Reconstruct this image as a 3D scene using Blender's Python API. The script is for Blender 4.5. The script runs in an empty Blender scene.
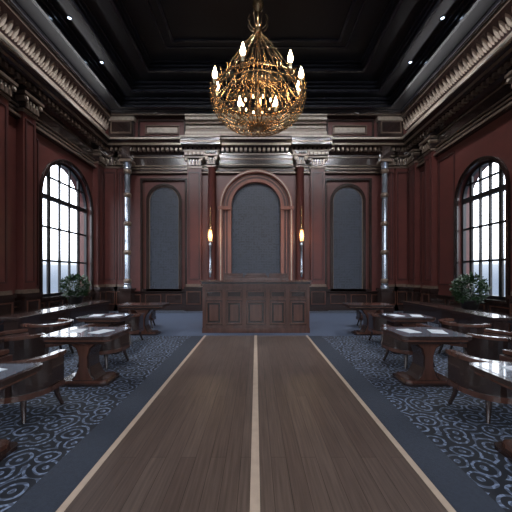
import bpy, bmesh, math, random
from mathutils import Vector
random.seed(4)
scene = bpy.context.scene
pi = math.pi

# ------------------------------------------------------------ materials
def lin(c):
    r=[]
    for v in c:
        v/=255.0
        r.append(v/12.92 if v<=0.04045 else ((v+0.055)/1.055)**2.4)
    return (r[0],r[1],r[2],1)

def mk(name, col, rough=0.5, metal=0.0, var=0.15, nscale=6, bump=0.0, bscale=40, stretch=None, emit=None, estr=0, coat=0):
    m=bpy.data.materials.new(name); m.use_nodes=True
    nt=m.node_tree; N=nt.nodes; L=nt.links
    b=N['Principled BSDF']
    b.inputs['Roughness'].default_value=rough
    b.inputs['Metallic'].default_value=metal
    b.inputs['Coat Weight'].default_value=coat
    c=lin(col)
    tc=N.new('ShaderNodeTexCoord')
    mp=N.new('ShaderNodeMapping'); L.new(tc.outputs['Object'],mp.inputs[0])
    if stretch: mp.inputs['Scale'].default_value=stretch
    nz=N.new('ShaderNodeTexNoise'); nz.inputs['Scale'].default_value=nscale; nz.inputs['Detail'].default_value=5
    L.new(mp.outputs[0],nz.inputs['Vector'])
    cr=N.new('ShaderNodeValToRGB')
    cr.color_ramp.elements[0].position=0.3; cr.color_ramp.elements[1].position=0.7
    cr.color_ramp.elements[0].color=[c[i]*(1-var) for i in range(3)]+[1]
    cr.color_ramp.elements[1].color=[min(1,c[i]*(1+var)) for i in range(3)]+[1]
    L.new(nz.outputs['Fac'],cr.inputs[0]); L.new(cr.outputs[0],b.inputs['Base Color'])
    if bump:
        n2=N.new('ShaderNodeTexNoise'); n2.inputs['Scale'].default_value=bscale
        L.new(mp.outputs[0],n2.inputs['Vector'])
        bp=N.new('ShaderNodeBump'); bp.inputs['Strength'].default_value=bump; bp.inputs['Distance'].default_value=0.02
        L.new(n2.outputs['Fac'],bp.inputs['Height']); L.new(bp.outputs[0],b.inputs['Normal'])
    if emit:
        b.inputs['Emission Color'].default_value=lin(emit); b.inputs['Emission Strength'].default_value=estr
    return m

RED=mk('red_wall_paint',(84,42,37),0.42,var=0.14,nscale=3)
REDD=mk('red_panel_paint',(58,28,26),0.42,var=0.12,nscale=3)
ROSE=mk('arch_rose_wood',(124,76,62),0.34,var=0.18,nscale=8,stretch=(1,1,0.2))
DARK=mk('dark_mahogany',(42,29,26),0.25,var=0.25,nscale=10,stretch=(1,1,0.15),coat=0.4)
DESKM=mk('desk_wood',(74,47,38),0.27,var=0.3,nscale=12,stretch=(1,1,0.12),coat=0.4)
BRZ=mk('bronze_trim',(108,92,80),0.33,metal=0.25,var=0.25,nscale=14)
PALE=mk('pale_moulding',(172,160,146),0.42,metal=0.0,var=0.2,nscale=9)
CEIL=mk('black_ceiling',(15,16,20),0.35,var=0.2,nscale=2)
CEILT=mk('ceiling_moulding',(32,33,40),0.24,var=0.2,nscale=5,coat=0.3)
GOLD=mk('aged_gold',(186,154,114),0.25,metal=1,var=0.25,nscale=20)
CHROME=mk('polished_silver',(215,220,228),0.14,metal=1,var=0.12,nscale=8,stretch=(1,1,0.3))
SILV=mk('silver_leaf_glass',(170,176,186),0.16,metal=0.75,var=0.4,nscale=5,stretch=(1,1,0.5),coat=0.6)
WFR=mk('window_frame_black',(20,20,23),0.4,var=0.1)
LEAF=mk('leaf_green',(30,58,26),0.5,var=0.5,nscale=20)
SOIL=mk('soil',(40,30,24),0.9)
POT=mk('planter_dark',(30,26,26),0.35)
PAPER=mk('paper',(205,210,216),0.6,var=0.03)
TTOP=mk('table_top_sheen',(112,120,132),0.14,var=0.1,nscale=5,coat=0.8)  # pale blue paints the window reflection of the glossy tops into the colour
CUSH=mk('brown_leather',(72,46,40),0.38,var=0.2,nscale=10,bump=0.2,bscale=60)
CAND=mk('candle_wax',(235,225,205),0.5,var=0.03)
FLAME=mk('flame',(255,215,160),0.5,var=0.0,emit=(255,222,180),estr=45)
LAMP=mk('lamp_glass',(255,210,150),0.3,var=0.0,emit=(255,185,115),estr=1.7)
BULB=mk('small_bulb',(255,220,170),0.3,var=0.0,emit=(255,205,150),estr=12)
DLM=mk('downlight_lens',(230,240,255),0.3,var=0.0,emit=(200,225,255),estr=8)

def panel_fabric():
    m=mk('blue_grey_damask',(60,66,80),0.5,var=0.2,nscale=4)
    nt=m.node_tree;N=nt.nodes;L=nt.links;b=N['Principled BSDF']
    tc=N.new('ShaderNodeTexCoord')
    vo=N.new('ShaderNodeTexVoronoi'); vo.inputs['Scale'].default_value=9; vo.inputs['Randomness'].default_value=0.3
    L.new(tc.outputs['Object'],vo.inputs['Vector'])
    sn=N.new('ShaderNodeMath');sn.operation='MULTIPLY';sn.inputs[1].default_value=14
    L.new(vo.outputs['Distance'],sn.inputs[0])
    s2=N.new('ShaderNodeMath');s2.operation='SINE';L.new(sn.outputs[0],s2.inputs[0])
    cr=N.new('ShaderNodeValToRGB');cr.color_ramp.elements[0].color=lin((32,36,44));cr.color_ramp.elements[1].color=lin((72,78,92))
    cr.color_ramp.elements[0].position=0.2;cr.color_ramp.elements[1].position=0.9
    L.new(s2.outputs[0],cr.inputs[0]);L.new(cr.outputs[0],b.inputs['Base Color'])
    return m
BLUE=panel_fabric()

def carpet_mat():
    m=bpy.data.materials.new('patterned_carpet');m.use_nodes=True
    nt=m.node_tree;N=nt.nodes;L=nt.links;b=N['Principled BSDF'];b.inputs['Roughness'].default_value=0.75
    tc=N.new('ShaderNodeTexCoord')
    nz=N.new('ShaderNodeTexNoise');nz.inputs['Scale'].default_value=4.0;nz.inputs['Detail'].default_value=1
    L.new(tc.outputs['Object'],nz.inputs['Vector'])
    mx=N.new('ShaderNodeMix');mx.data_type='VECTOR';mx.inputs['Factor'].default_value=0.07
    L.new(tc.outputs['Object'],mx.inputs[4]);L.new(nz.outputs['Color'],mx.inputs[5])
    def rings(scale,freq,rand,feat='F1'):
        vo=N.new('ShaderNodeTexVoronoi');vo.inputs['Scale'].default_value=scale;vo.inputs['Randomness'].default_value=rand
        vo.voronoi_dimensions='2D';vo.feature=feat
        L.new(mx.outputs[1],vo.inputs['Vector'])
        a=N.new('ShaderNodeMath');a.operation='MULTIPLY';a.inputs[1].default_value=freq
        L.new(vo.outputs['Distance'],a.inputs[0])
        s=N.new('ShaderNodeMath');s.operation='SINE';L.new(a.outputs[0],s.inputs[0])
        return s.outputs[0]
    r1=rings(4.6,22,0.85); r2=rings(9.0,17,0.9,'F2')
    c1=N.new('ShaderNodeValToRGB');c1.color_ramp.elements[0].position=0.35;c1.color_ramp.elements[1].position=0.55
    L.new(r1,c1.inputs[0])
    c2=N.new('ShaderNodeValToRGB');c2.color_ramp.elements[0].position=0.2;c2.color_ramp.elements[1].position=0.5
    L.new(r2,c2.inputs[0])
    mu=N.new('ShaderNodeMath');mu.operation='MULTIPLY';L.new(c1.outputs[0],mu.inputs[0])
    ad=N.new('ShaderNodeMath');ad.operation='MULTIPLY_ADD';ad.inputs[1].default_value=0.65;ad.inputs[2].default_value=0.35
    L.new(c2.outputs[0],ad.inputs[0]);L.new(ad.outputs[0],mu.inputs[1])
    mc=N.new('ShaderNodeMix');mc.data_type='RGBA'
    mc.inputs[6].default_value=lin((16,21,31));mc.inputs[7].default_value=lin((118,132,158))
    L.new(mu.outputs[0],mc.inputs['Factor']);L.new(mc.outputs[2],b.inputs['Base Color'])
    bp=N.new('ShaderNodeBump');bp.inputs['Strength'].default_value=0.3;bp.inputs['Distance'].default_value=0.01
    L.new(mu.outputs[0],bp.inputs['Height']);L.new(bp.outputs[0],b.inputs['Normal'])
    return m
CARPET=carpet_mat()
BORD=mk('carpet_border',(42,49,62),0.8,var=0.12,nscale=30,bump=0.3,bscale=200)
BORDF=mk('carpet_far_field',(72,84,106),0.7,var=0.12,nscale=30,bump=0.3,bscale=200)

def plank_mat():
    m=bpy.data.materials.new('walnut_planks');m.use_nodes=True
    nt=m.node_tree;N=nt.nodes;L=nt.links;b=N['Principled BSDF'];b.inputs['Roughness'].default_value=0.42
    tc=N.new('ShaderNodeTexCoord');sp=N.new('ShaderNodeSeparateXYZ');L.new(tc.outputs['Object'],sp.inputs[0])
    cb=N.new('ShaderNodeCombineXYZ');L.new(sp.outputs['Y'],cb.inputs['X']);L.new(sp.outputs['X'],cb.inputs['Y'])
    br=N.new('ShaderNodeTexBrick');br.inputs['Scale'].default_value=1.0
    br.inputs['Brick Width'].default_value=2.6;br.inputs['Row Height'].default_value=0.13
    br.inputs['Mortar Size'].default_value=0.0025;br.inputs['Mortar'].default_value=lin((50,38,34))
    br.inputs['Color1'].default_value=lin((90,75,67));br.inputs['Color2'].default_value=lin((79,64,57))
    L.new(cb.outputs[0],br.inputs['Vector'])
    mp=N.new('ShaderNodeMapping');mp.inputs['Scale'].default_value=(1.2,30,1);L.new(cb.outputs[0],mp.inputs[0])
    nz=N.new('ShaderNodeTexNoise');nz.inputs['Scale'].default_value=1.5;nz.inputs['Detail'].default_value=6
    L.new(mp.outputs[0],nz.inputs['Vector'])
    cr=N.new('ShaderNodeValToRGB');cr.color_ramp.elements[0].color=(0.68,0.68,0.68,1);cr.color_ramp.elements[1].color=(1.2,1.2,1.2,1)
    cr.color_ramp.elements[0].position=0.3;cr.color_ramp.elements[1].position=0.7
    L.new(nz.outputs['Fac'],cr.inputs[0])
    mx=N.new('ShaderNodeMix');mx.data_type='RGBA';mx.blend_type='MULTIPLY';mx.inputs['Factor'].default_value=1
    L.new(br.outputs['Color'],mx.inputs[6]);L.new(cr.outputs[0],mx.inputs[7]);L.new(mx.outputs[2],b.inputs['Base Color'])
    bp=N.new('ShaderNodeBump');bp.inputs['Strength'].default_value=0.15;bp.inputs['Distance'].default_value=0.005
    L.new(nz.outputs['Fac'],bp.inputs['Height']);L.new(bp.outputs[0],b.inputs['Normal'])
    return m
PLANK=plank_mat()
INLAY=mk('maple_inlay',(176,156,138),0.4,var=0.08,nscale=10)

def glass_mat():
    m=bpy.data.materials.new('window_glass');m.use_nodes=True
    nt=m.node_tree;N=nt.nodes;L=nt.links
    N.remove(N['Principled BSDF'])
    t=N.new('ShaderNodeBsdfTransparent');g=N.new('ShaderNodeBsdfGlossy');g.inputs['Roughness'].default_value=0.05
    mx=N.new('ShaderNodeMixShader');mx.inputs[0].default_value=0.05
    L.new(t.outputs[0],mx.inputs[1]);L.new(g.outputs[0],mx.inputs[2]);L.new(mx.outputs[0],N['Material Output'].inputs[0])
    return m
GLASS=glass_mat()

# ------------------------------------------------------------ mesh builder
class B:
    def __init__(s, xf=None):
        s.v=[];s.f=[];s.m=[];s.s=[];s.mats=[];s.xf=xf or (lambda p:p)
    def mi(s,mat):
        if mat not in s.mats:s.mats.append(mat)
        return s.mats.index(mat)
    def add(s,vs,fs,mat,sm=False):
        o=len(s.v);i=s.mi(mat)
        s.v+= [s.xf(tuple(p)) for p in vs]
        for f in fs:
            s.f.append([o+k for k in f]);s.m.append(i);s.s.append(sm)
    def box(s,x0,x1,y0,y1,z0,z1,mat):
        vs=[(x,y,z) for x in(x0,x1) for y in(y0,y1) for z in(z0,z1)]
        s.add(vs,[(0,1,3,2),(4,6,7,5),(0,4,5,1),(2,3,7,6),(0,2,6,4),(1,5,7,3)],mat)
    def prism(s,poly,ax,a,b,mat,sm=False):
        n=len(poly)
        def p(q,t):
            return (t,q[0],q[1]) if ax=='x' else ((q[0],t,q[1]) if ax=='y' else (q[0],q[1],t))
        vs=[p(q,a) for q in poly]+[p(q,b) for q in poly]
        s.add(vs,[(i,(i+1)%n,n+(i+1)%n,n+i) for i in range(n)],mat,sm)
        s.add(vs,[tuple(range(n)),tuple(range(n,2*n))],mat)
    def strip(s,o,i,ax,a,b,mat):
        for k in range(len(o)-1):
            s.prism([o[k],o[k+1],i[k+1],i[k]],ax,a,b,mat)
    def lathe(s,prof,c=(0,0,0),seg=20,mat=None,sx=1,sy=1,sm=True):
        vs=[];fs=[];n=len(prof)
        for j in range(seg):
            a=2*pi*j/seg
            for r,z in prof: vs.append((c[0]+r*sx*math.cos(a),c[1]+r*sy*math.sin(a),c[2]+z))
        for j in range(seg):
            k=(j+1)%seg
            for i in range(n-1): fs.append((j*n+i,k*n+i,k*n+i+1,j*n+i+1))
        s.add(vs,fs,mat,sm)
        s.add([vs[j*n] for j in range(seg)]+[vs[j*n+n-1] for j in range(seg)],[tuple(range(seg)),tuple(range(seg,2*seg))],mat)
    def tube(s,pts,r,mat,seg=6,closed=False):
        pts=[Vector(p) for p in pts];n=len(pts);vs=[];fs=[]
        for i in range(n):
            if closed: t=pts[(i+1)%n]-pts[i-1]
            else: t=pts[min(i+1,n-1)]-pts[max(i-1,0)]
            t.normalize()
            up=Vector((0,0,1)) if abs(t.z)<0.9 else Vector((1,0,0))
            a=t.cross(up).normalized();b=t.cross(a)
            rr=r(i/(n-1)) if callable(r) else r
            for k in range(seg):
                an=2*pi*k/seg
                vs.append(tuple(pts[i]+a*rr*math.cos(an)+b*rr*math.sin(an)))
        for i in range(n if closed else n-1):
            j=(i+1)%n
            for k in range(seg):
                l=(k+1)%seg
                fs.append((i*seg+k,i*seg+l,j*seg+l,j*seg+k))
        s.add(vs,fs,mat,True)
        if not closed: s.add(vs,[tuple(range(seg)),tuple(range((n-1)*seg,n*seg))],mat)
    def make(s,name,loc=(0,0,0),rot=0,bevel=0):
        me=bpy.data.meshes.new(name);me.from_pydata(s.v,[],s.f)
        for m in s.mats:me.materials.append(m)
        for i,p in enumerate(me.polygons):
            p.material_index=s.m[i];p.use_smooth=s.s[i]
        bm=bmesh.new();bm.from_mesh(me)
        bmesh.ops.recalc_face_normals(bm,faces=bm.faces);bm.to_mesh(me);bm.free()
        ob=bpy.data.objects.new(name,me);scene.collection.objects.link(ob)
        ob.location=loc;ob.rotation_euler[2]=rot
        if bevel:
            w=ob.modifiers.new('weld','WELD');w.merge_threshold=1e-5
            md=ob.modifiers.new('bev','BEVEL');md.width=bevel;md.segments=2;md.limit_method='ANGLE'
        return ob

W=6.8; D=13.3; RY=-4.0; H=9.6; WT=0.45
BACK=lambda p:(p[0],D-p[1],p[2])
LEFT=lambda p:(-W+p[1],p[0],p[2])
RIGHT=lambda p:(W-p[1],p[0],p[2])
REAR=lambda p:(p[0],RY+p[1],p[2])

def arch(c,hw,z0,sp,n=24):
    pts=[(c-hw,z0)]
    for i in range(n+1):
        a=pi-pi*i/n
        pts.append((c+hw*math.cos(a),sp+hw*math.sin(a)))
    pts.append((c+hw,z0));return pts

# ------------------------------------------------------------ floor
b=B();b.box(-W-WT,W+WT,RY-WT,D+WT,-0.2,0,CARPET)
for s in(-1,1):
    b.box(min(s*1.34,s*1.68),max(s*1.34,s*1.68),-3.5,7.75,0,0.003,BORD)
b.box(-5.4,5.4,7.75,12.2,0,0.003,BORDF)
b.make('floor')
b=B();b.box(-1.34,1.34,-3.5,7.75,0.0,0.012,PLANK)
for x in(-1.31,1.31):b.box(x-0.026,x+0.026,-3.5,7.75,0.012,0.015,INLAY)
b.box(-0.042,0.028,-3.5,7.75,0.012,0.015,INLAY)
b.make('wood_walkway')

# ------------------------------------------------------------ walls
WL=[(10.9,1.4,0.85,4.16),(5.0,1.4,0.85,4.16),(-0.4,1.4,0.85,4.16)]  # first is seen; the other two added out of view for light
WR=[(9.1,0.98,0.87,4.02),(5.0,1.4,0.85,4.16),(-0.4,1.4,0.85,4.16)]  # last two lie out of view, added to light the floor
WB=[(-4.2,1.6,0.85,6.0),(0,1.6,0.85,6.0),(4.2,1.6,0.85,6.0)]  # unseen rear windows, added to light the room from behind
def wall(name,xf,u0,u1,wins):
    b=B(xf);ws=sorted(wins);cur=u0
    for c,hw,z0,sp in ws:
        b.box(cur,c-hw,-WT,0,0,H,RED)
        b.box(c-hw,c+hw,-WT,0,0,z0,RED)
        n=24
        for i in range(n):
            a0=pi-pi*i/n;a1=pi-pi*(i+1)/n
            p0=(c+hw*math.cos(a0),sp+hw*math.sin(a0));p1=(c+hw*math.cos(a1),sp+hw*math.sin(a1))
            b.prism([p0,p1,(p1[0],H),(p0[0],H)],'y',-WT,0,RED)
        cur=c+hw
    b.box(cur,u1,-WT,0,0,H,RED)
    return b.make(name)
wall('wall_left',LEFT,RY,D,WL)
wall('wall_right',RIGHT,RY,D,WR)
wall('wall_back',BACK,-W-WT,W+WT,[])
wall('wall_rear',REAR,-W-WT,W+WT,WB)

wn=0
def window(xf,c,hw,z0,sp):
    global wn;wn+=1
    b=B(xf)
    b.strip(arch(c,hw+0.09,z0,sp),arch(c,hw,z0,sp),'y',-0.002,0.05,DARK)
    b.strip(arch(c,hw+0.11,z0,sp),arch(c,hw+0.08,z0,sp),'y',0,0.08,DARK)
    b.box(c-hw-0.16,c+hw+0.16,-WT,0.14,z0-0.08,z0,DARK)
    g=-0.16
    b.strip(arch(c,hw,z0,sp),arch(c,hw-0.08,z0+0.0,sp),'y',g-0.05,g+0.05,WFR)
    b.box(c-hw,c+hw,g-0.05,g+0.05,z0,z0+0.1,WFR)
    b.box(c-hw,c+hw,g-0.06,g+0.06,sp-0.07,sp+0.07,WFR)
    ncol=5
    for i in range(1,ncol):
        u=c-hw+2*hw*i/ncol; t=0.055 if i in(1,4) else 0.032
        zt=sp+math.sqrt(max(0,(hw)**2-(u-c)**2))
        b.box(u-t,u+t,g-0.03,g+0.03,z0,zt,WFR)
    for z,t in((z0+(sp-z0)*.36,.03),(z0+(sp-z0)*.7,.03),(sp+hw*.5,.025)):
        hh=hw if z<sp else math.sqrt(hw*hw-(z-sp)**2)
        b.box(c-hh,c+hh,g-0.03,g+0.03,z-t,z+t,WFR)
    b.prism(arch(c,hw-0.05,z0+0.05,sp),'y',g-0.005,g+0.005,GLASS)
    b.make('window_%d'%wn)
for w in WL:window(LEFT,*w)
for w in WR:window(RIGHT,*w)
for w in WB:window(REAR,*w)

# ------------------------------------------------------------ entablature / cornice
tn=0
def tname():
    global tn;tn+=1;return 'trim_%d'%tn  # object names for cornices, pilasters and arched panels alike
def frame(b,u0,u1,z0,z1,t,v0,v1,mat):
    b.box(u0,u1,v0,v1,z0,z0+t,mat);b.box(u0,u1,v0,v1,z1-t,z1,mat)
    b.box(u0,u0+t,v0,v1,z0+t,z1-t,mat);b.box(u1-t,u1,v0,v1,z0+t,z1-t,mat)
def entab(xf,u0,u1):
    b=B(xf)
    b.prism([(0,5.98),(0.10,6.0),(0.13,6.06),(0.10,6.12),(0.06,6.16),(0.06,6.86),(0.12,6.9),(0.2,6.96),(0.22,7.04),(0.4,7.08),(0.46,7.12),(0.46,7.22),(0.55,7.28),(0.6,7.33),(0.6,7.38),(0,7.46)],'x',u0,u1,DARK)
    b.box(u0,u1,0.06,0.075,6.22,6.27,BRZ); b.box(u0,u1,0.06,0.08,6.72,6.76,BRZ)
    b.box(u0,u1,0.06,0.1,6.34,6.38,BRZ)
    b.box(u0,u1,0.59,0.63,7.31,7.385,PALE)
    b.box(u0,u1,0.45,0.48,7.12,7.21,BRZ)
    b.box(u0,u1,0.1,0.15,6.03,6.09,BRZ)
    u=u0+0.1
    while u<u1-0.1:
        b.box(u,u+0.1,0.2,0.36,6.93,7.05,BRZ);u+=0.2
    b.make(tname())
def topc(xf,u0,u1):
    b=B(xf)
    b.prism([(0,7.84),(0.08,7.86),(0.1,7.92),(0.16,7.94),(0.42,8.36),(0.46,8.42),(0.46,8.5),(0.52,8.52),(0.56,8.6),(0,8.6)],'x',u0,u1,DARK)
    b.box(u0,u1,0.08,0.13,7.87,7.92,PALE);b.box(u0,u1,0.45,0.5,8.42,8.5,BRZ)
    u=u0+0.12
    sl=Vector((0,0.26,0.42)).normalized();nn=Vector((0,0.42,-0.26)).normalized()
    base=Vector((0,0.17,7.96))
    while u<u1-0.1:
        for (w,h,o,dx) in((0.085,0.42,0.0,0),(0.045,0.34,0.03,0),(0.03,0.2,0.02,.1)):
            pts=[(0,0),(w*0.8,h*0.25),(w,h*0.55),(w*0.55,h*0.85),(0,h),(-w*0.55,h*0.85),(-w,h*0.55),(-w*0.8,h*0.25)]
            vs=[];
            for lift in(0.0,0.02+o):
                for q in pts:
                    p=base+Vector((u+dx+q[0]*(1 if lift==0 else .8),0,0))+sl*(q[1] if lift==0 else q[1]*0.9+0.02)+nn*lift
                    vs.append(tuple(p))
            n=8
            b.add(vs,[(i,(i+1)%n,n+(i+1)%n,n+i) for i in range(n)]+[tuple(range(n,2*n))],PALE if o else BRZ)
        u+=0.2
    b.make(tname())
entab(LEFT,RY,D);entab(RIGHT,RY,D);entab(BACK,-W,W)
topc(LEFT,RY,D);topc(RIGHT,RY,D)
b=B(BACK)
b.prism([(0,8.46),(0.3,8.48),(0.34,8.6),(0,8.6)],'x',-W,W,DARK)
b.box(-W,W,0.3,0.33,8.48,8.53,BRZ)
for s in(-1,1):
    a0,a1=sorted((s*3.1,s*5.2))
    frame(b,a0,a1,7.6,8.4,0.07,0,0.1,DARK)
    frame(b,a0+.3,a1-.3,7.78,8.16,0.04,0,0.08,BRZ)
    b.box(a0+.38,a1-.38,0,0.04,7.86,8.08,PALE)
    c0,c1=sorted((s*5.35,s*6.45))
    b.box(c0,c1,0,0.18,7.5,8.46,DARK);frame(b,c0+.1,c1-.1,7.75,8.3,0.05,0.18,0.22,BRZ)
    b.box(c0-0.05,c1+0.05,0.0,0.25,8.3,8.46,PALE)
b.box(-3.05,3.05,0,0.2,7.45,8.46,BRZ)
for z,v,h,m in((7.5,0.5,0.1,BRZ),(7.62,0.42,0.1,PALE),(7.76,0.3,0.14,BRZ),(7.94,0.26,0.1,PALE),(8.1,0.32,0.08,BRZ),(8.24,0.42,0.12,PALE),(8.38,0.5,0.06,PALE)):
    b.box(-3.05,3.05,0.1,v,z,z+h,m)
b.make(tname())
b=B(BACK)
for s in(-1,1):
    a0,a1=sorted((s*1.6,s*3.1))
    b.box(a0,a1,0,0.36,6.62,6.95,BRZ)
    b.box(a0-.03,a1+.03,0,0.4,6.9,6.97,PALE);b.box(a0-.03,a1+.03,0,0.4,6.62,6.66,PALE)
    b.box(a0-.08,a1+.08,0,0.72,7.05,7.4,DARK);b.box(a0-.1,a1+.1,0,0.76,7.34,7.4,PALE)
    b.box(a0-.1,a1+.1,0,0.74,7.14,7.2,BRZ)
    u=a0+.05
    while u<a1-.05:
        b.box(u,u+0.1,0.36,0.44,6.74,6.84,PALE);u+=0.17
b.box(-1.6,1.6,0.06,0.2,6.3,6.9,DARK)
for z in(6.35,6.6,6.8):b.box(-1.6,1.6,0.2,0.23,z,z+0.05,BRZ)
b.make(tname())

# ------------------------------------------------------------ pilasters
def pilaster(xf,u,w,slim=False,v=0.2):
    b=B(xf);h=w/2
    b.box(u-h-.1,u+h+.1,0,v+.14,0,0.18,DARK)
    b.box(u-h-.06,u+h+.06,0,v+.1,0.18,0.95,DARK)
    frame(b,u-h,u+h,0.28,0.85,0.04,v+.1,v+.13,DESKM)
    b.box(u-h-.1,u+h+.1,0,v+.14,0.95,1.05,DARK)
    b.box(u-h-.05,u+h+.05,0,v+.06,1.05,1.15,BRZ)
    if slim:
        b.lathe([(h*1.15,1.15),(h*1.15,1.22),(h*0.95,1.27),(h,1.35),(h*0.92,6.2),(h*1.05,6.22),(h*1.05,6.28),(h*0.9,6.3)],(u,v*0.6,0),24,RED)
    else:
        b.box(u-h,u+h,0,v,1.15,6.25,RED)
        frame(b,u-h+.07,u+h-.07,1.35,6.05,0.045,v,v+0.03,REDD)
    b.box(u-h-.03,u+h+.03,0,v+.04,6.22,6.3,BRZ)
    b.prism([(u-h,6.3),(u+h,6.3),(u+h+.09,6.66),(u-h-.09,6.66)],'y',0,v+.07,DARK)
    n=max(3,int(w/0.12))
    for k in range(n):
        uu=u-h+(k+.5)*w/n
        b.prism([(uu-.05,6.32),(uu+.05,6.32),(uu+.035,6.46),(uu,6.5),(uu-.035,6.46)],'y',v,v+.11,BRZ)
        b.prism([(uu-.03,6.46),(uu+.03,6.46),(uu+.03,6.58),(uu-.03,6.58)],'y',v,v+.09,PALE)
    for s in(-1,1):
        cx=u+s*(h+.03)
        b.prism([(cx+.085*math.cos(2*pi*i/14),6.57+.085*math.sin(2*pi*i/14)) for i in range(14)],'y',0.02,v+.13,BRZ)
        b.prism([(cx+.04*math.cos(2*pi*i/10),6.57+.04*math.sin(2*pi*i/10)) for i in range(10)],'y',v+.13,v+.155,PALE)
    b.box(u-h-.13,u+h+.13,0,v+.16,6.66,6.74,BRZ)
    b.box(u-h-.08,u+h+.08,0,v+.1,6.74,6.9,DARK)
    b.make(tname())
for u in(-6.4,-2.7,2.7,6.4,-5.9,5.9): pilaster(BACK,u,0.62 if abs(u)!=5.9 else 0.3)
for u in(-1.93,1.93): pilaster(BACK,u,0.34,slim=True,v=0.34)
for u in(12.75,8.75,7.75,2.7,-2.9): pilaster(LEFT,u,0.5)
for u in(12.7,11.5,7.4,2.7,-2.9): pilaster(RIGHT,u,0.5)

# ------------------------------------------------------------ back wall niches
def niche(c,hw,z0,sp,big=False):
    b=B(BACK)
    b.prism(arch(c,hw,z0,sp),'y',0.0,0.03,BLUE)
    if big:
        b.strip(arch(c,hw+.52,z0,sp),arch(c,hw,z0,sp),'y',0,0.12,ROSE)
        b.strip(arch(c,hw+.1,z0,sp),arch(c,hw,z0,sp),'y',0.1,0.22,ROSE)
        b.strip(arch(c,hw+.36,z0,sp),arch(c,hw+.16,z0,sp),'y',0.1,0.125,REDD)
        b.strip(arch(c,hw+.28,z0,sp),arch(c,hw+.24,z0,sp),'y',0.1,0.16,ROSE)
        b.strip(arch(c,hw+.52,z0,sp),arch(c,hw+.4,z0,sp),'y',0.1,0.26,ROSE)
        b.strip(arch(c,hw+.47,z0,sp),arch(c,hw+.44,z0,sp),'y',0.1,0.28,PALE)
        b.box(c-hw-.56,c-hw+.02,0,0.28,sp-.14,sp,ROSE);b.box(c+hw-.02,c+hw+.56,0,0.28,sp-.14,sp,ROSE)
    else:
        b.strip(arch(c,hw+.12,z0,sp),arch(c,hw,z0,sp),'y',0,0.12,DARK)
        b.strip(arch(c,hw+.02,z0,sp),arch(c,hw-.03,z0,sp),'y',0,0.07,BRZ)
        b.box(c-hw-.12,c+hw+.12,0,.12,z0-.1,z0,DARK)
        frame(b,c-hw-.38,c+hw+.38,z0-.1,sp+hw+.35,0.09,0,0.12,DARK)
        frame(b,c-hw-.26,c+hw+.26,z0-.05,sp+hw+.25,0.025,0,0.06,DESKM)
    b.make(tname())
niche(-4.05,0.66,0.95,4.8);niche(4.05,0.66,0.95,4.8);niche(0,1.08,1.0,4.55,True)
def wains(xf,u0,u1,name):  # panelled wainscot along each wall
    b=B(xf)
    b.box(u0,u1,0,0.05,0,0.78,DARK);b.box(u0,u1,0,0.1,0,0.2,DARK)
    b.prism([(0,0.76),(0.06,0.76),(0.1,0.8),(0.1,0.84),(0,0.845)],'x',u0,u1,DARK)
    n=max(1,int((u1-u0)/0.9));w=(u1-u0)/n
    for i in range(n): frame(b,u0+i*w+.1,u0+(i+1)*w-.1,0.28,0.7,0.035,0.05,0.075,DESKM)
    b.make(name)
wains(LEFT,RY,D,'wainscot_left');wains(RIGHT,RY,D,'wainscot_right');wains(BACK,-W,W,'wainscot_back');wains(REAR,-W,W,'wainscot_rear')
# tall panel mouldings on the side walls
for xf,spans in((LEFT,((9.05,9.36),(12.42,12.48),(6.55,7.4))),(RIGHT,((10.25,11.15),(11.85,12.35),(7.75,7.98),(6.55,7.05)))):
    b=B(xf)
    for a0,a1 in spans:
        if a1-a0>.3: frame(b,a0,a1,1.2,5.8,.05,0,.035,REDD)
    a=RY+.3
    while a<D-1.2:
        frame(b,a,a+1.3,7.52,7.8,.03,0,.05,BRZ);a+=1.5
    b.make(tname())

# ------------------------------------------------------------ ceiling
b=B()
b.box(-W-WT,W+WT,RY-WT,D+WT,H,H+0.2,CEIL)
def ring(x1,ya1,yb1,x2,ya2,yb2,z0,z1,mat):
    b.box(-x1,-x2,ya1,yb1,z0,z1,mat);b.box(x2,x1,ya1,yb1,z0,z1,mat)
    b.box(-x2,x2,ya1,ya2,z0,z1,mat);b.box(-x2,x2,yb2,yb1,z0,z1,mat)
ring(W+.0,RY,D,5.7,RY+1.0,D-0.7,8.6,H,CEIL)
ring(5.7,RY+1.0,D-.7,5.0,RY+1.6,D-1.2,8.95,H,CEIL)
ring(5.0,RY+1.6,D-1.2,4.1,RY+2.4,D-1.9,9.3,H,CEIL)
for x,ya,yb,z in((5.7,RY+1.0,D-.7,8.6),(5.0,RY+1.6,D-1.2,8.95),(4.1,RY+2.4,D-1.9,9.3)):
    ring(x+.02,ya-.02,yb+.02,x-.07,ya+.07,yb-.07,z-.03,z+.06,CEILT)
    ring(x+.02,ya-.02,yb+.02,x-.12,ya+.12,yb-.12,z+.12,z+.18,CEILT)
    ring(x+.02,ya-.02,yb+.02,x-.2,ya+.2,yb-.2,z+.24,z+.32,CEILT)
ring(6.25,RY+.5,D-.45,6.15,RY+.6,D-.55,8.57,8.6,CEILT)
ring(2.9,RY+3.4,D-3.0,2.8,RY+3.5,D-3.1,H-.06,H,CEILT)
ring(3.2,RY+3.1,D-2.7,3.15,RY+3.15,D-2.75,H-.03,H,CEILT)
b.make('ceiling')

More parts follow.
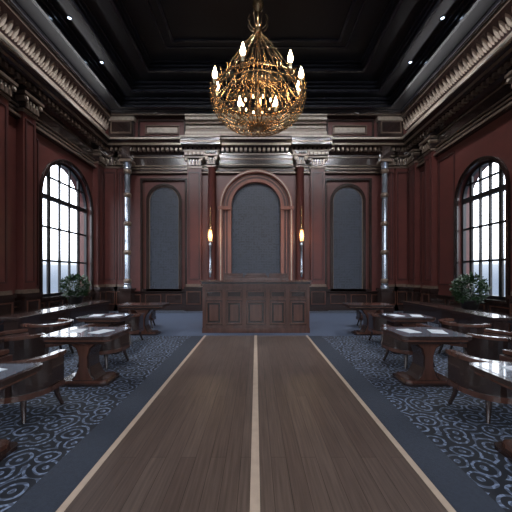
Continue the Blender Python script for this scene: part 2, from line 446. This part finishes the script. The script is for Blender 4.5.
def light(kind,name,loc,energy,col,rot=None,**k):
    d=bpy.data.lights.new(name,kind);d.energy=energy;d.color=col
    for a,v in k.items():setattr(d,a,v)
    o=bpy.data.objects.new(name,d);scene.collection.objects.link(o);o.location=loc
    if rot:o.rotation_euler=rot
    return o
def downlight(x,y,z,e,rot=(0,0,0),size=1.5):
    b=B();b.lathe([(0.0,-0.012),(0.045,-0.012),(0.05,0)],(0,0,0),16,DLM)
    b.lathe([(0.05,0),(0.05,-.02),(0.075,-.02),(0.08,0.0)],(0,0,0),16,CEILT)
    o=b.make('ceiling_downlight',(x,y,z))
    l=light('SPOT','downlight_lamp',(0,0,-0.04),e,(0.92,0.95,1.0),rot,spot_size=size,spot_blend=0.8,shadow_soft_size=0.08)
    l.parent=o
for s in(-1,1):
    for y in(-1.5,1.5,4.2,6.6,8.6,10.4):
        downlight(s*5.35,y,8.95,430)
for x in(-4.3,-2.2,2.2,4.3):  # unseen spots, added and tilted to brighten the back wall
    downlight(x,6.5,9.3 if abs(x)>4.1 else 9.6,1050,(math.radians(56),0,0),1.3)
for x in(-1.4,1.4):  # extra pair out of view, added for light toward the desk
    downlight(x,4.5,9.6,900,(math.radians(26),0,0),1.0)
def fill_uplight(x,y,l):  # added uplight that brightens the carved band and ceiling; no known fixture
    b=B()
    b.box(-.04,.04,-l/2,l/2,0,.03,CHROME)
    o=b.make('fill_uplight_strip',(x,y,7.455))
    a=light('AREA','fill_uplight_lamp',(0,0,.05),l*4,(0.97,0.96,1.0),(pi,0,0),shape='RECTANGLE',size=.08,size_y=l)
    a.parent=o
fill_uplight(-6.45,4.6,16.5);fill_uplight(6.45,4.6,16.5)

# ------------------------------------------------------------ desk
b=B()
hw=1.42;y0=8.15;y1=9.0
b.box(-hw-.04,hw+.04,y0-.04,y1+.04,0.003,0.14,DESKM)
b.box(-hw,hw,y0,y1,0.14,1.28,DESKM)
b.box(-hw-.03,hw+.03,y0-.03,y1+.03,1.2,1.28,DESKM)
b.box(-hw-.07,hw+.07,y0-.07,y1+.07,1.28,1.33,DESKM)
b.box(-hw-.05,hw+.05,y0-.05,y1+.05,1.33,1.38,DARK)
b.box(-hw-.1,hw+.1,y0-.1,y1+.1,1.38,1.42,DESKM)
FR=lambda p:(p[0],y0-p[1],p[2])
o=b.xf;b.xf=FR
cells=[(-hw,-0.86),(-0.86,-0.32),(-0.32,0.32),(0.32,0.86),(0.86,hw)]
for a,c in cells:
    b.box(a+.06,c-.06,0,.004,.22,.88,DARK)
    frame(b,a+.07,c-.07,0.24,0.86,0.04,0,0.045,DESKM)
    b.prism([(a+.16,.33),(c-.16,.33),(c-.16,.77),(a+.16,.77)],'y',0,0.03,DESKM)
    b.box(a+.06,c-.06,0,.004,.95,1.15,DARK)
    frame(b,a+.07,c-.07,0.96,1.14,0.03,0,0.035,DESKM)
for u in(-hw+.02,-0.86,-0.32,0.32,0.86,hw-.02):
    b.box(u-.045,u+.045,0,0.055,0.14,1.2,DESKM)
b.box(-hw,hw,0,0.05,0.89,0.93,DESKM)
b.xf=o
b.box(-0.9,0.9,y1-.12,y1-.06,1.42,1.5,DESKM)
for u in(-.9,-.3,.3,.9):b.box(u-.04,u+.04,y1-.14,y1-.04,1.42,1.56,DESKM)
b.make('judge_bench_desk',bevel=0.006)
for x in(-0.75,0,0.75):
    b=B()
    b.box(-.28,.28,-.05,.05,0.5,1.55,CUSH);b.box(-.32,.32,-.06,.06,1.55,1.62,DESKM)
    b.box(-.32,-.28,-.06,.06,0.4,1.55,DESKM);b.box(.28,.32,-.06,.06,0.4,1.55,DESKM)
    b.box(-.28,.28,-.55,-.04,0.42,0.52,CUSH)
    for sx in(-.3,.3):
        b.box(sx-.03,sx+.03,-.06,0.0,0,.42,DESKM);b.box(sx-.03,sx+.03,-.55,-.49,0,.7,DESKM);b.box(sx-.04,sx+.04,-.57,0,.68,.73,DESKM)
    b.make('high_back_chair',(x,9.95,0.003))

# ------------------------------------------------------------ silver columns + sconces
for s in(-1,1):
    b=B()
    b.box(-.22,.22,-.22,.22,0,0.9,DARK);b.box(-.26,.26,-.26,.26,0.9,1.0,DARK);b.box(-.26,.26,-.26,.26,0,0.15,DARK)
    r0=.115
    b.lathe([(.17,1.0),(.17,1.08),(.13,1.14),(.15,1.2),(r0,1.26),(r0,5.95),(.15,6.0),(.13,6.05),(.18,6.25)],(0,0,0),12,SILV,sm=False)
    for z in(1.3,2.5,3.7,4.9,5.9):
        b.lathe([(r0,z-.1),(.15,z-.07),(.16,z),(.15,z+.07),(r0,z+.1)],(0,0,0),16,BRZ)
    b.box(-.24,.24,-.24,.24,6.25,6.36,BRZ);b.box(-.18,.18,-.18,.18,6.36,6.9,DARK)
    b.make('silver_column',(s*5.4,12.6,0.0))
    b=B()
    b.lathe([(0.0,1.45),(.05,1.5),(.03,1.58),(.08,1.68),(.045,1.76),(.045,2.8),(.08,2.86),(.045,2.92),(.08,2.98),(.09,3.0)],(0,0,0),12,SILV)
    b.lathe([(.055,3.0),(.065,3.08),(.065,3.4),(.05,3.48)],(0,0,0),14,LAMP)
    b.lathe([(.08,3.48),(.09,3.52),(.05,3.58),(.03,3.68),(.045,3.74),(.02,3.8),(.02,4.3),(.035,4.36),(.01,4.5)],(0,0,0),12,GOLD)
    for k in range(6):
        a=pi/6+k*pi/3;b.tube([(.085*math.cos(a),.085*math.sin(a),3.0),(.095*math.cos(a),.095*math.sin(a),3.25),(.085*math.cos(a),.085*math.sin(a),3.5)],.009,GOLD)
    b.box(-.03,.03,0,.12,2.0,2.06,GOLD);b.box(-.03,.03,0,.12,2.8,2.86,GOLD)
    b.make('sconce',(s*1.95,12.8,0))
    light('POINT','sconce_light',(s*1.95,12.5,3.25),26,(1,0.72,0.44),shadow_soft_size=0.1)

# ------------------------------------------------------------ chandelier
b=B();R=0.86
b.lathe([(.0,9.6),(.16,9.6),(.14,9.52),(.05,9.46),(.02,9.42)],(0,0,0),20,GOLD)
k=0;zz=9.42
while zz>7.2:
    pts=[]
    for i in range(10):
        a=2*pi*i/10
        p=(.028*math.cos(a),0,zz-.045+.05*math.sin(a))
        pts.append(p if k%2==0 else (0,p[0],p[2]))
    b.tube(pts,.008,GOLD,5,closed=True);zz-=.08;k+=1
b.lathe([(.01,7.24),(.05,7.2),(.03,7.14),(.1,7.06),(.12,6.98),(.06,6.88),(.025,6.82),(.03,6.6),(.08,6.54),(.09,6.46),(.04,6.38),(.025,6.3),(.025,5.2),(.06,5.1),(.07,4.95),(.04,4.85),(.02,4.8)],(0,0,0),16,GOLD)
def P(r,a,z):return (r*math.cos(a),r*math.sin(a),z)
for i in range(24):
    a=2*pi*i/24
    pts=[]
    for t in range(13):
        q=t/12
        r=.05+(R-.08)*(q**(1.25 if i%2 else .95));zz=6.42-1.2*q+(.0 if i%2 else .05)*math.sin(q*pi)
        pts.append(P(r,a,zz))
    b.tube(pts,.0085,GOLD,5)
for i in range(8):
    a=2*pi*(i+.5)/8
    b.tube([P(.04,a,6.45),P(.16,a,6.52),P(.22,a,6.64),P(.17,a,6.74)],.008,GOLD,5)
for r,zz,t in((R,5.22,.018),(R+.03,5.08,.012),(.84,4.96,.009),(.68,4.76,.009),(.42,4.58,.009)):
    b.tube([P(r,2*pi*i/48,zz) for i in range(48)],t,GOLD,6,closed=True)
# globe-like basket ribs, fanning from the bottom boss
for i in range(56):
    a=2*pi*i/56;pts=[];tw=.1*(1 if i%2 else -1)
    for t in range(13):
        q=t/12;ph=-.25+q*(pi/2+.25)
        pts.append(P((R+(.07 if i%2 else .02))*max(0,math.cos(ph))**.85+.02,a+tw*q,5.12-.62*math.sin(ph)))
    b.tube(pts,.0068,GOLD,4)
for i in range(28):   # inner basket strands rising to the stem
    a=2*pi*(i+.5)/28
    b.tube([P(.08,a,4.6),P(.4,a,4.68),P(.62,a,4.92),P(.6,a,5.2),P(.35,a,5.4),P(.06,a,5.5)],.006,GOLD,4)
for i in range(36):
    a=2*pi*(i+.5)/36
    b.tube([P(R-.02,a,5.1),P(R+.05,a,5.16),P(R+.1,a,5.28)],.006,GOLD,4)
b.lathe([(.02,4.38),(.05,4.42),(.03,4.46),(.1,4.49),(.14,4.53)],(0,0,0),16,GOLD)
for i in range(10):
    a=2*pi*i/10;c=P(.3,a,4.98)
    b.lathe([(.004,-.03),(.018,-.01),(.018,.015),(.004,.04)],c,8,BULB)
cand=[]
for deg in(12,62,118,168,194,252,312,346):
    a=math.radians(deg)
    rr=.86;hgt=5.24
    b.tube([P(rr-.3,a,4.98),P(rr-.1,a,4.94),P(rr,a,5.02),P(rr,a,hgt-.05)],.012,GOLD,6)
    c=P(rr,a,0)
    b.lathe([(.015,hgt-.08),(.06,hgt-.04),(.065,hgt),(.03,hgt)],(c[0],c[1],0),12,GOLD)
    b.lathe([(.024,hgt),(.024,hgt+.13)],(c[0],c[1],0),10,CAND)
    b.lathe([(.01,hgt+.13),(.04,hgt+.17),(.048,hgt+.22),(.026,hgt+.3),(.002,hgt+.37)],(c[0],c[1],0),10,FLAME)
    cand.append((c[0],c[1],hgt+.22))
ch=b.make('chandelier',(0.04,6.0,0))
for c in cand:
    l=light('POINT','candle_light',c,13,(1,.84,.64),shadow_soft_size=0.05);l.parent=ch
l=light('POINT','basket_light',(0.15,0,5.1),14,(1,.8,.56),shadow_soft_size=0.1);l.parent=ch

# ------------------------------------------------------------ side benches
def bench(s):
    b=B(lambda p:(s*(W-.11-p[1]),p[0],p[2]))
    u0,u1=3.2,11.1 if s>0 else 12.2
    b.box(u0,u1,0,.72,0.1,0.5,DARK);b.box(u0+.04,u1-.04,0,.66,0,0.1,DARK)
    b.box(u0-.03,u1+.03,0,.78,0.5,0.56,DARK)
    n=10;w=(u1-u0)/n
    for i in range(n):
        frame(b,u0+i*w+.06,u0+(i+1)*w-.06,0.15,0.45,0.03,.72,.745,DESKM)
    b.make('long_bench')
bench(-1);bench(1)
def long_desk(s):
    b=B(lambda p:(s*p[1],p[0],p[2]))
    u0,u1=5.9,9.6
    b.box(u0,u1,4.65,5.15,.68,.74,DARK)
    b.box(u0+.02,u1-.02,4.7,4.74,.3,.68,DARK)
    for u in(u0+.15,(u0+u1)/2,u1-.15):
        b.box(u-.05,u+.05,4.75,5.05,0.06,.68,DARK);b.box(u-.08,u+.08,4.68,5.12,0,.06,DARK)
    b.make('long_reading_table',bevel=.006)
long_desk(-1);long_desk(1)

# ------------------------------------------------------------ tables & chairs
def rrect(hx,hy,r,n=5):
    pts=[]
    for cx,cy,a0 in((hx-r,hy-r,0),(-hx+r,hy-r,pi/2),(-hx+r,-hy+r,pi),(hx-r,-hy+r,3*pi/2)):
        for i in range(n+1):
            a=a0+pi/2*i/n;pts.append((cx+r*math.cos(a),cy+r*math.sin(a)))
    return pts
def table(x,y,sx,sy,h=.74,paper=True):
    b=B();hx=sx/2;hy=sy/2
    b.prism(rrect(hx,hy,.09),'z',h-.045,h,DARK)
    b.prism(rrect(hx-.03,hy-.03,.08),'z',h-.075,h-.045,DESKM)
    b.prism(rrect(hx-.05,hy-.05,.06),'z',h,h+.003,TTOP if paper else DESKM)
    b.box(-hx+.14,hx-.14,-hy+.12,hy-.12,h-.13,h-.075,DARK)
    prof=[(-.2,.05),(.2,.05),(.13,.12),(.075,.24),(.07,.4),(.11,.52),(.24,h-.13),(-.24,h-.13),(-.11,.52),(-.07,.4),(-.075,.24),(-.13,.12)]
    b.prism(prof,'y',-hy*.38,hy*.38,DARK)
    for sg in(-1,1):
        b.prism([(q[0]*.8,q[1]) for q in prof],'y',sg*hy*.38-.02,sg*hy*.38+.02,DESKM)
    b.prism(rrect(min(.4,hx*.75),hy*.62,.09),'z',0,.035,DARK)
    b.prism(rrect(min(.34,hx*.65),hy*.52,.08),'z',.035,.07,DESKM)
    if paper:
        for (px,py,r) in((-.2,.02,.2),(.2,-.03,-.3)):
            c,s_=math.cos(r),math.sin(r)
            q=[(-.105,-.148),(.105,-.148),(.105,.148),(-.105,.148)]
            b.prism([(px+a*c-bb*s_,py+a*s_+bb*c) for a,bb in q],'z',h+.003,h+.006,PAPER)
    b.make('pedestal_table',(x,y,0.003 if y>7.6 else 0),bevel=0)
def chair(x,y,rot):
    b=B()
    def arc(r,n=20,ext=.22,sx=1.0):
        pts=[(r*sx,ext)]
        for i in range(n+1):
            a=0-pi*i/n;pts.append((r*sx*math.cos(a),r*math.sin(a)))
        pts.append((-r*sx,ext));return pts
    b.strip(arc(.37),arc(.33),'z',.24,.62,DARK)
    b.strip(arc(.40),arc(.31),'z',.62,.665,DESKM)
    b.strip(arc(.385),arc(.32),'z',.24,.3,DESKM)
    b.strip(arc(.33),arc(.27),'z',.42,.6,CUSH)
    seat=arc(.31);b.prism(seat,'z',.3,.4,CUSH);b.prism(arc(.29),'z',.4,.43,CUSH)
    b.prism(arc(.32),'z',.24,.3,DARK)
    for p in((.3,.16),(-.3,.16),(.22,-.24),(-.22,-.24)):
        b.tube([(p[0],p[1],.25),(p[0]*1.06,p[1]*1.06,.14),(p[0]*1.22,p[1]*1.22,0.0)],lambda t:.034-.014*t,DARK,8)
    b.make('tub_armchair',(x,y,0.003 if y>7.6 else 0),rot,bevel=0)
for s in(-1,1):
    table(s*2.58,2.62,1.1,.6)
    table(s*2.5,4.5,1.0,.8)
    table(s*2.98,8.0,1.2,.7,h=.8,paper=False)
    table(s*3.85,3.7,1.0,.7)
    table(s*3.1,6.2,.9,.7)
    chair(s*2.75,3.5,0)
    chair(s*2.75,5.4,s*.15)
    chair(s*3.75,4.75,s*.6)
    chair(s*4.05,5.9,s*-1.2)
    chair(s*3.1,7.05,0)
    chair(s*3.85,2.7,0)
    chair(s*3.4,9.0,pi)

# ------------------------------------------------------------ plants
def plant(x,y,z):
    b=B()
    b.lathe([(.16,0),(.2,.05),(.24,.24),(.27,.26),(.27,.3),(.23,.3)],(0,0,0),20,POT)
    b.lathe([(.0,.27),(.23,.27)],(0,0,0),20,SOIL)
    for i in range(16):
        a=random.random()*6.28;r=random.uniform(.05,.3)
        b.tube([(0,0,.27),(r*.5*math.cos(a),r*.5*math.sin(a),.5),(r*math.cos(a),r*math.sin(a),random.uniform(.6,.9))],.008,LEAF,4)
    for i in range(1000):
        a=random.random()*6.28;ph=math.acos(random.uniform(-1,1));rr=random.uniform(.3,1)**.5
        c=Vector((.42*rr*math.sin(ph)*math.cos(a),.42*rr*math.sin(ph)*math.sin(a),.6+.42*rr*math.cos(ph)))
        d=Vector((math.cos(a)*math.sin(ph),math.sin(a)*math.sin(ph),math.cos(ph)*.4-.1))+Vector([random.uniform(-.6,.6) for _ in range(3)])
        d.normalize();sd=d.cross(Vector((random.uniform(-.4,.4),random.uniform(-.4,.4),1))).normalized()
        n=d.cross(sd);L_=random.uniform(.08,.14);w=L_*.32
        vs=[c,c+d*L_*.5+sd*w+n*.01,c+d*L_-n*.02,c+d*L_*.5-sd*w+n*.01,c+d*L_*.5-n*.012]
        b.add([tuple(v) for v in vs],[(0,1,4),(1,2,4),(2,3,4),(3,0,4)],LEAF)
    b.make('potted_shrub',(x,y,z))
plant(-6.2,10.3,.562);plant(6.2,8.7,.562)

# ------------------------------------------------------------ world & portals
w=bpy.data.worlds.new('sky');scene.world=w;w.use_nodes=True
N=w.node_tree.nodes;L=w.node_tree.links
bg=N['Background'];tc=N.new('ShaderNodeTexCoord');sp=N.new('ShaderNodeSeparateXYZ')
L.new(tc.outputs['Generated'],sp.inputs[0])
ad=N.new('ShaderNodeMath');ad.operation='MULTIPLY_ADD';ad.inputs[1].default_value=.5;ad.inputs[2].default_value=.5
L.new(sp.outputs['Z'],ad.inputs[0])
cr=N.new('ShaderNodeValToRGB');e=cr.color_ramp.elements
e[0].position=0.0;e[0].color=(.04,.05,.065,1);e[1].position=1;e[1].color=(.84,.9,1,1)
x=e.new(.49);x.color=(.045,.056,.075,1);x=e.new(.502);x.color=(.06,.072,.092,1);x=e.new(.512);x.color=(.085,.097,.115,1);x=e.new(.53);x.color=(.5,.54,.6,1)
L.new(ad.outputs[0],cr.inputs[0]);L.new(cr.outputs[0],bg.inputs[0]);bg.inputs[1].default_value=9.0
def portal(xf,c,hw,z0,sp,rot):
    hgt=sp+hw-z0
    p=xf((c,-WT-.02,z0+hgt/2))
    o=light('AREA','window_portal',p,1,(1,1,1),rot,shape='RECTANGLE',size=2*hw,size_y=hgt)
    o.data.cycles.is_portal=True
for x in WL:portal(LEFT,*x,rot=(pi/2,0,-pi/2))
for x in WR:portal(RIGHT,*x,rot=(pi/2,0,pi/2))
for x in WB:portal(REAR,*x,rot=(pi/2,0,0))

# ------------------------------------------------------------ camera
cd=bpy.data.cameras.new('camera');co=bpy.data.objects.new('camera',cd);scene.collection.objects.link(co)
co.location=(0,0,1.6);co.rotation_euler=(pi/2,0,0);cd.sensor_width=36;cd.lens=21.09;cd.shift_y=18/512
cd.clip_start=.05
scene.camera=co
scene.view_settings.view_transform='Standard'
